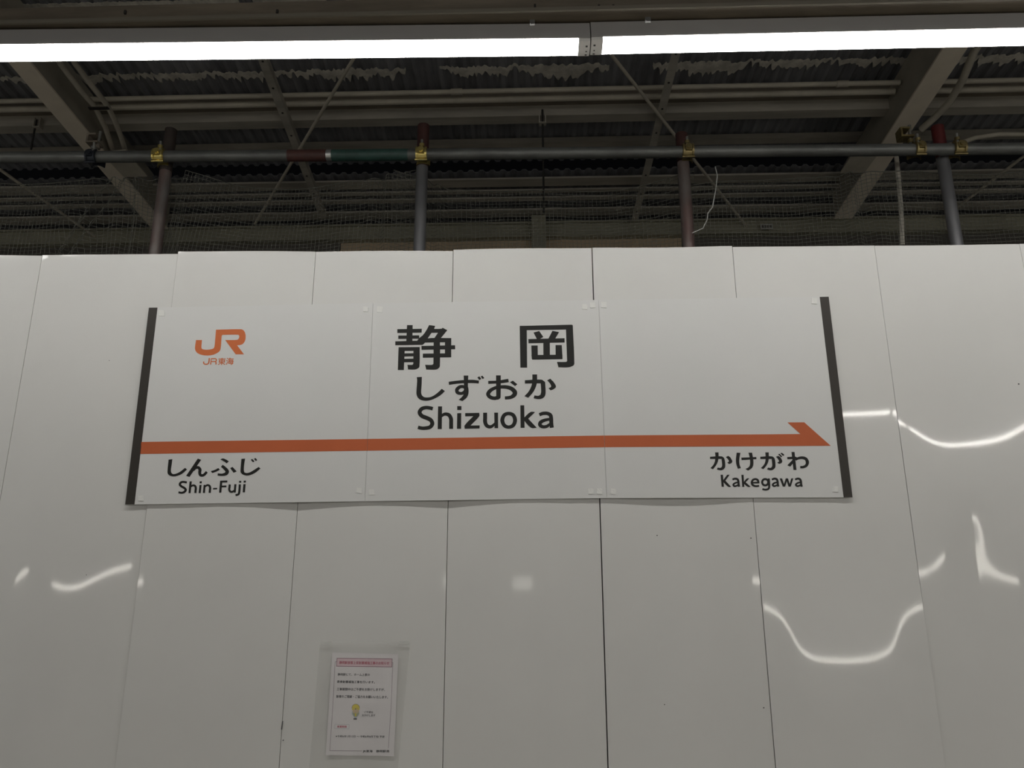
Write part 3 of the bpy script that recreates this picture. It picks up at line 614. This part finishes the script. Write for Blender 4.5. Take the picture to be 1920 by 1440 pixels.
for (ub, vb, vt, ma, tma, cl, lab) in ((311, 320, 244, 'post', 'topdark', 1, 'leftmost upright scaffold post, worn red and grey, clamped with bright yellow zinc'),
        (791.5, 320, 236, 'postgrey', 'topred', 1, 'smooth grey upright scaffold post behind the green banded pipe'),
        (1282, 320, 252, 'post', 'topred', 1, 'reddish upright scaffold post beside the white dangling cord'),
        (1771, 320, 238, 'postgrey', 'postred', 1, 'upright scaffold post with bright dark-red top, rightmost')):
    p = at(ub, vb, YV); zt = at(ub, vt, YV).z
    t = empty('scaffold_post', (p.x, YV, 0), lab, 'post')
    zmid = 3.40
    MB().tube([(p.x, YV, 0), (p.x, YV, zmid)], R0, 20).obj('post_body', ma, t)
    MB().tube([(p.x, YV, zmid), (p.x, YV, zt)], R0*1.02, 20).obj('darkened_top', tma, t, label='painted top section, darkened for weaker light')
def clamp(u, v, lab, ma, big=1.0):
    c = at(u, v, YH); e = empty('pipe_clamp', c, lab, 'clamp', None)
    w = .023*big
    def ring(cx, r0, r1, w, a0, a1, n=14):
        b = MB(); vs = []
        for i in range(n+1):
            a = math.radians(a0+(a1-a0)*i/n)
            for x in (cx-w, cx+w):
                for r in (r0, r1): vs.append((x, c.y-r*cos(a), c.z+r*sin(a)))
        fs = []
        for i in range(n):
            k = i*4; fs += [(k, k+2, k+6, k+4), (k+1, k+5, k+7, k+3), (k, k+4, k+5, k+1), (k+2, k+3, k+7, k+6)]
        fs += [(0, 1, 3, 2), (n*4, n*4+2, n*4+3, n*4+1)]
        return b.add(vs, fs)
    ring(c.x, R0+.0005, R0+.005, w, -60, 75).obj('saddle', ma, e)
    # side ribs of the pressed cover
    ring(c.x-w*.8, R0+.005, R0+.011, w*.16, -45, 60).obj('cover_rib', ma, e); ring(c.x+w*.8, R0+.005, R0+.011, w*.16, -45, 60).obj('cover_rib', ma, e)
    MB().prism([(-w*.55, -.010), (w*.55, -.010), (w*.62, .012), (w*.3, .02), (-w*.3, .02), (-w*.62, .012)], (c.x, c.y-R0-.012, c.z), (c.x, c.y-R0-.004, c.z), Vector((1, 0, 0)), Vector((0, 0, 1))).obj('cover_plate', ma, e)
    MB().tube([(c.x, c.y-R0-.018, c.z+.004), (c.x, c.y-R0-.011, c.z+.004)], .009, 14).obj('rivet', ma, e)
    # bolt hinge under and swing bolt over the pipe
    MB().tube([(c.x-w*1.1, c.y-R0*.75, c.z-R0-.006), (c.x+w*1.1, c.y-R0*.75, c.z-R0-.006)], .0045, 10).obj('hinge_pin', ma, e)
    MB().tube([(c.x, c.y-.006, c.z+R0+.003), (c.x, c.y-.010, c.z+R0+.042)], .0055, 10).obj('bolt', 'bolt', e)
    MB().tube([(c.x, c.y-.0075, c.z+R0+.012), (c.x, c.y-.009, c.z+R0+.024)], .011, 6).obj('nut', ma if ma != 'darkclamp' else 'bolt', e)
    # second saddle turned onto the post behind
    b = MB(); n = 12; vs = []
    for i in range(n+1):
        a = math.radians(-80+160*i/n)
        for z in (c.z-w, c.z+w):
            for r in (R0+.0008, R0+.005): vs.append((c.x+r*sin(a), YV-r*cos(a), z))
    b.add(vs, [f for i in range(n) for f in ((i*4, i*4+2, i*4+6, i*4+4), (i*4+1, i*4+5, i*4+7, i*4+3), (i*4, i*4+4, i*4+5, i*4+1), (i*4+2, i*4+3, i*4+7, i*4+6))]).obj('post_saddle', ma, e)
    return e
clamp(300, 294, 'shiny yellow zinc clamp on the leftmost post', 'zinc')
clamp(791, 291, 'shiny yellow zinc clamp holding the pipe with the green band', 'zinc')
clamp(1289, 285.5, 'tarnished clamp above the reddish post beside the white cord', 'oldzinc')
clamp(1796, 280, 'tarnished clamp next to the post with dark-red top', 'oldzinc')
clamp(1722, 281, 'small clamp below the end of the right roof beam', 'oldzinc', .8)
clamp(175, 296, 'dark blue-black clamp below the end of the left roof beam', 'darkclamp', .9)
# beam clamps gripping the beam ends
for (u, v, Y, lab) in ((178, 268, .34, 'rusty beam clamp between left roof beam and pipe'), (1700, 257, .34, 'pale corroded beam clamp between right roof beam and pipe')):
    c = at(u, v, Y); e = empty('beam_clamp', c, lab, 'clamp')
    ma = 'oldzinc' if u > 900 else 'purlin_dark'
    MB().box(c.x-.030, c.x+.022, c.y-.02, c.y+.03, c.z-.008, c.z).box(c.x-.030, c.x-.022, c.y-.02, c.y+.03, c.z, c.z+.030).box(c.x-.03, c.x+.01, c.y-.02, c.y+.03, c.z+.030, c.z+.037).obj('jaw', ma, e)
    MB().tube([(c.x+.012, c.y, c.z-.03), (c.x+.018, c.y, c.z+.055)], .0065, 10).obj('clamp_bolt', 'bolt', e)
    MB().tube([(c.x+.013, c.y, c.z-.028), (c.x+.014, c.y, c.z-.014)], .013, 6).obj('nut', ma, e)

# ================================================================== CONDUITS, BRACES, RODS
def pipe_px(name, pts, r, ma, label, cat, z0=None, Y=None, fit=()):
    P_ = [atz(u, v, z0, SL) if Y is None else at(u, v, Y) for u, v in pts]
    e = MB().tube(P_, r, 10).obj(name, ma, label=label, cat=cat)
    for f in fit:
        a = P_[0].lerp(P_[-1], f); d_ = (P_[-1]-P_[0]).normalized()*.03
        MB().tube([a-d_, a+d_], r*1.3, 10).obj('coupling', ma, e)
    return e
ya = row(170, ZP-.02)
t = MB().tube([(-2.7, ya, ZP-.02+SL*ya), (2.24, ya, ZP-.02+SL*ya)], .0155, 12).obj('conduit_pipe', 'beam', label='thin straight conduit across the roof, just below the peeling paint', cat='pipe')
for x in (-.42, 1.9): MB().tube([(x-.035, ya, ZP-.02+SL*ya), (x+.035, ya, ZP-.02+SL*ya)], .02, 12).obj('coupling', 'beam', t)
yb_ = row(186, ZP-.02)
MB().tube([(-2.7, yb_, ZP-.02+SL*yb_), (2.24, yb_, ZP-.02+SL*yb_)], .02, 12).obj('conduit_pipe', 'beam', label='thicker straight conduit across the roof, second below the peeling paint', cat='pipe')
for xa, xb, sd in ((-6.4, -2.85, 'left'), (2.39, 6.4, 'right')):
    MB().tube([(xa, ya, ZP-.02+SL*ya), (xb, ya, ZP-.02+SL*ya)], .0155, 12).obj('conduit_pipe', 'beam', label='thin conduit continuing beyond the %s roof beam, nearer the lamps' % sd, cat='pipe')
    MB().tube([(xa, yb_, ZP-.02+SL*yb_), (xb, yb_, ZP-.02+SL*yb_)], .02, 12).obj('conduit_pipe', 'beam', label='thicker conduit continuing beyond the %s roof beam' % sd, cat='pipe')
pipe_px('conduit_pipe', [(88, 60), (112, 118), (150, 168), (178, 200), (198, 240), (214, 290), (230, 330)], .016, 'beam', 'bent conduit running closest along the left roof beam', 'pipe', z0=4.66)
pipe_px('conduit_pipe', [(112, 60), (140, 118), (170, 158), (200, 196), (215, 225), (229, 262), (240, 300)], .016, 'beam', 'bent conduit, outer of the two beside the left roof beam', 'pipe', z0=4.66)
for (u, v) in ((186, 198),):
    c = atz(u, v, 4.66, SL); MB().box(c.x-.06, c.x+.06, c.y-.012, c.y+.012, c.z-.022, c.z-.016).obj('pipe_strap', 'blackrod', label='dark strap crossing the two bent conduits', cat='strap')
pipe_px('conduit_pipe', [(1850, 60), (1826, 98), (1805, 150), (1780, 192), (1755, 218), (1728, 242)], .021, 'beam', 'curved conduit beside the right roof beam', 'pipe', z0=4.62)
pipe_px('conduit_pipe', [(1930, 252), (1870, 252), (1830, 258), (1800, 268), (1760, 276)], .014, 'beam', 'pale conduit curving off past the rightmost post', 'pipe', z0=4.6)
for pts, lab in (([(740, -20), (660, 112), (565, 278), (478, 420)], 'thin round brace rod slanting down from upper middle to lower left'),
                 ([(1050, -20), (1150, 107), (1268, 252), (1400, 425)], 'thin round brace rod slanting down to the reddish post'),
                 ([(0, 318), (140, 402), (215, 470)], 'faint brace rod behind the net at far left'),
                 ([(1780, 400), (1890, 310), (1930, 285)], 'faint brace rod behind the net at far right')):
    P_ = [atz(u, v, 4.68, SL) for u, v in (pts[0], pts[-1])]
    MB().tube(P_, .0105, 8).obj('brace_rod', 'beam', label=lab, cat='rod')
def angle(pts, lab):
    A, B = [atz(u, v, 4.70, SL) for u, v in pts]; t_ = (B-A).normalized(); U = t_.cross(Vector((0, 0, 1))).normalized(); W = U.cross(t_)
    e = MB().prism([(-.024, 0), (.024, 0), (.024, .048), (.020, .048), (.020, .004), (-.024, .004)], A, B, U, W).obj('angle_brace', 'purlin', label=lab, cat='brace')
    n = 9
    for i in range(n):
        c = A.lerp(B, (i+.5)/n); MB().tube([c-W*.002, c+W*.0005], .007, 10).obj('bolt_hole', 'blackrod', e)
angle([(460, 30), (606, 410)], 'flat angle brace crossing the thin rod near the red pipe band')
angle([(1290, 10), (1190, 412)], 'flat angle brace rising behind the reddish post')
def hanger(u0, v0, v1, Y, lab, box_v, u1=None):
    Y = row(217, ZP-.05)-.012; a, b_ = at(u0, v0, Y), at(u1 or u0, v1, Y); a.z = ZP-.02+SL*Y
    e = MB().tube([a, (a.x, a.y, b_.z)], .006, 8).obj('hanger_rod', 'blackrod', label=lab, cat='rod')
    c = at(u0, box_v, Y); MB().box(c.x-.022, c.x-.016, c.y-.02, c.y+.02, c.z-.035, c.z+.035).box(c.x+.016, c.x+.022, c.y-.02, c.y+.02, c.z-.035, c.z+.035).box(c.x-.016, c.x+.016, c.y-.02, c.y+.02, c.z-.035, c.z-.029).obj('bracket', 'purlin', e)
hanger(1017, 192, 400, 1.62, 'black threaded hanger rod with small bracket in the middle of the roof', 224)
hanger(72, 205, 280, 1.62, 'short black hanger rod left of the left roof beam', 232)
pp = at(1010, 425, fy-.05)
MB().box(pp.x-.055, pp.x+.055, fy-.07, fy-.03, z_lo, zt_+.03).obj('fascia_post', 'fascia', label='short cream post in front of the warm beige board', cat='post')
c = at(1437, 425, fy-.032)
t = MB().box(c.x-.045, c.x+.045, fy-.036, fy-.031, c.z-.022, c.z+.022).obj('marker_plate', 'cord', label='small white marker plate with dark print on the far cream beam', cat='plate')
for i in range(4): MB().box(c.x-.036+i*.02, c.x-.022+i*.02, fy-.0375, fy-.0362, c.z-.012, c.z+.012).obj('printed_mark', 'fascia_low', t)
# dangling cord
pts = [(1341, 312), (1345, 330), (1342, 355), (1336, 388), (1327, 400), (1326, 412), (1318, 428), (1298, 437)]
MB().tube([at(u, v, .25) for u, v in pts], .0024, 6).obj('dangling_cord', 'cord', label='thin white cord dangling in front of the net', cat='cord')
pts = [(1680, 288), (1683, 315), (1686, 350), (1690, 400), (1692, 460)]
MB().tube([at(u, v, .42) for u, v in pts], .010, 8).obj('cable_drop', 'purlin', label='grey cable hanging behind the net below the right beam clamp', cat='cable')

# ================================================================== SAFETY NETS
def net(name, x0, x1, top, cell, seed, lab, gather=(), y0=.34, shear=0, fold=None):
    nx = int((x1-x0)/cell); zb = 2.72; nz = int((3.38-zb)/cell); r = .00085; G = []
    for i in range(nx+1):
        colm = []
        for j in range(nz+1):
            x = x0+i*cell; q = j/nz; z = zb+(top(x)-zb)*q
            yy = y0+.018*sin(x*9+seed)+.012*noise.noise(Vector((x*4, z*5, seed)))
            xx = x
            for gx, gw, ga in gather:
                dd = x-gx; xx -= ga*dd*exp(-(dd/gw)**2)*(.25+.75*q); yy += .02*sin(x*60)*exp(-(dd/gw)**2)
            xx += .006*noise.noise(Vector((x*6, z*6, seed+9)))+shear*(q-.5)*exp(-((x-x0)/.5)**2); z += .007*noise.noise(Vector((x*6, z*6, seed+19)))+.012*noise.noise(Vector((x*1.5, q, seed)))
            if fold:
                ff, fwd = fold; dd = xx-(ff+.55*(z-3.1)); g_ = exp(-(dd/fwd)**2); xx -= .55*dd*g_; yy += .03*g_*sin(dd*70)
            colm.append(Vector((xx, yy, z)))
        G.append(colm)
    vs, fs = [], []
    def seg(a, b):
        d = (b-a); 
        n1 = Vector((d.z, 0, -d.x)); n1 = n1.normalized() if n1.length > 1e-6 else Vector((1, 0, 0)); n2 = Vector((0, 1, 0)); k = len(vs)
        o = [n1*r, (-n1*.5+n2*.87)*r, (-n1*.5-n2*.87)*r]
        vs.extend([tuple(a+p) for p in o]+[tuple(b+p) for p in o])
        fs.extend([(k, k+1, k+4, k+3), (k+1, k+2, k+5, k+4), (k+2, k, k+3, k+5)])
    for i in range(nx+1):
        for j in range(nz+1):
            if j < nz: seg(G[i][j], G[i][j+1])
            if i < nx: seg(G[i][j], G[i+1][j])
    b = MB().add(vs, fs); o = b.obj(name, 'net', label=lab, cat='net', recalc=False)
    MB().tube([c[-1] for c in G], .0018, 5).obj('edge_rope', 'net', o)
    return o
XP = [at(u, 320, YV).x for u in (311, 791.5, 1282, 1771)]
net('safety_net', -2.45, XP[0]+.08, lambda x: 3.40-.03*abs(sin((x+2.4)*3.2)), .0168, 2, 'grey safety net left of the leftmost post', [(XP[0]-.12, .12, .55)], .345, 0, (-1.86, .09))
net('safety_net', XP[0]+.02, XP[1]-.02, lambda x: 3.335+.10*abs((x-(XP[0]+XP[1])/2)/.55)**2.5, .0168, 11, 'grey safety net between the first two posts, bunched near the smooth grey post', [(XP[1]-.16, .10, .6)], .36, .1)
net('safety_net', XP[1]-.13, XP[2]+.05, lambda x: 3.30+.07*abs((x-(XP[1]+XP[2])/2)/.55)**2.5, .0168, 17, 'grey safety net between the smooth grey and the reddish post', [(XP[1]+.05, .10, .5)], .375)
net('safety_net', XP[2]+.03, 2.6, lambda x: 3.30+.05*abs(sin((x-.6)*1.6)), .0168, 23, 'grey safety net reaching from the reddish post past the post with dark-red top', [(1.35, .08, .3)], .35)
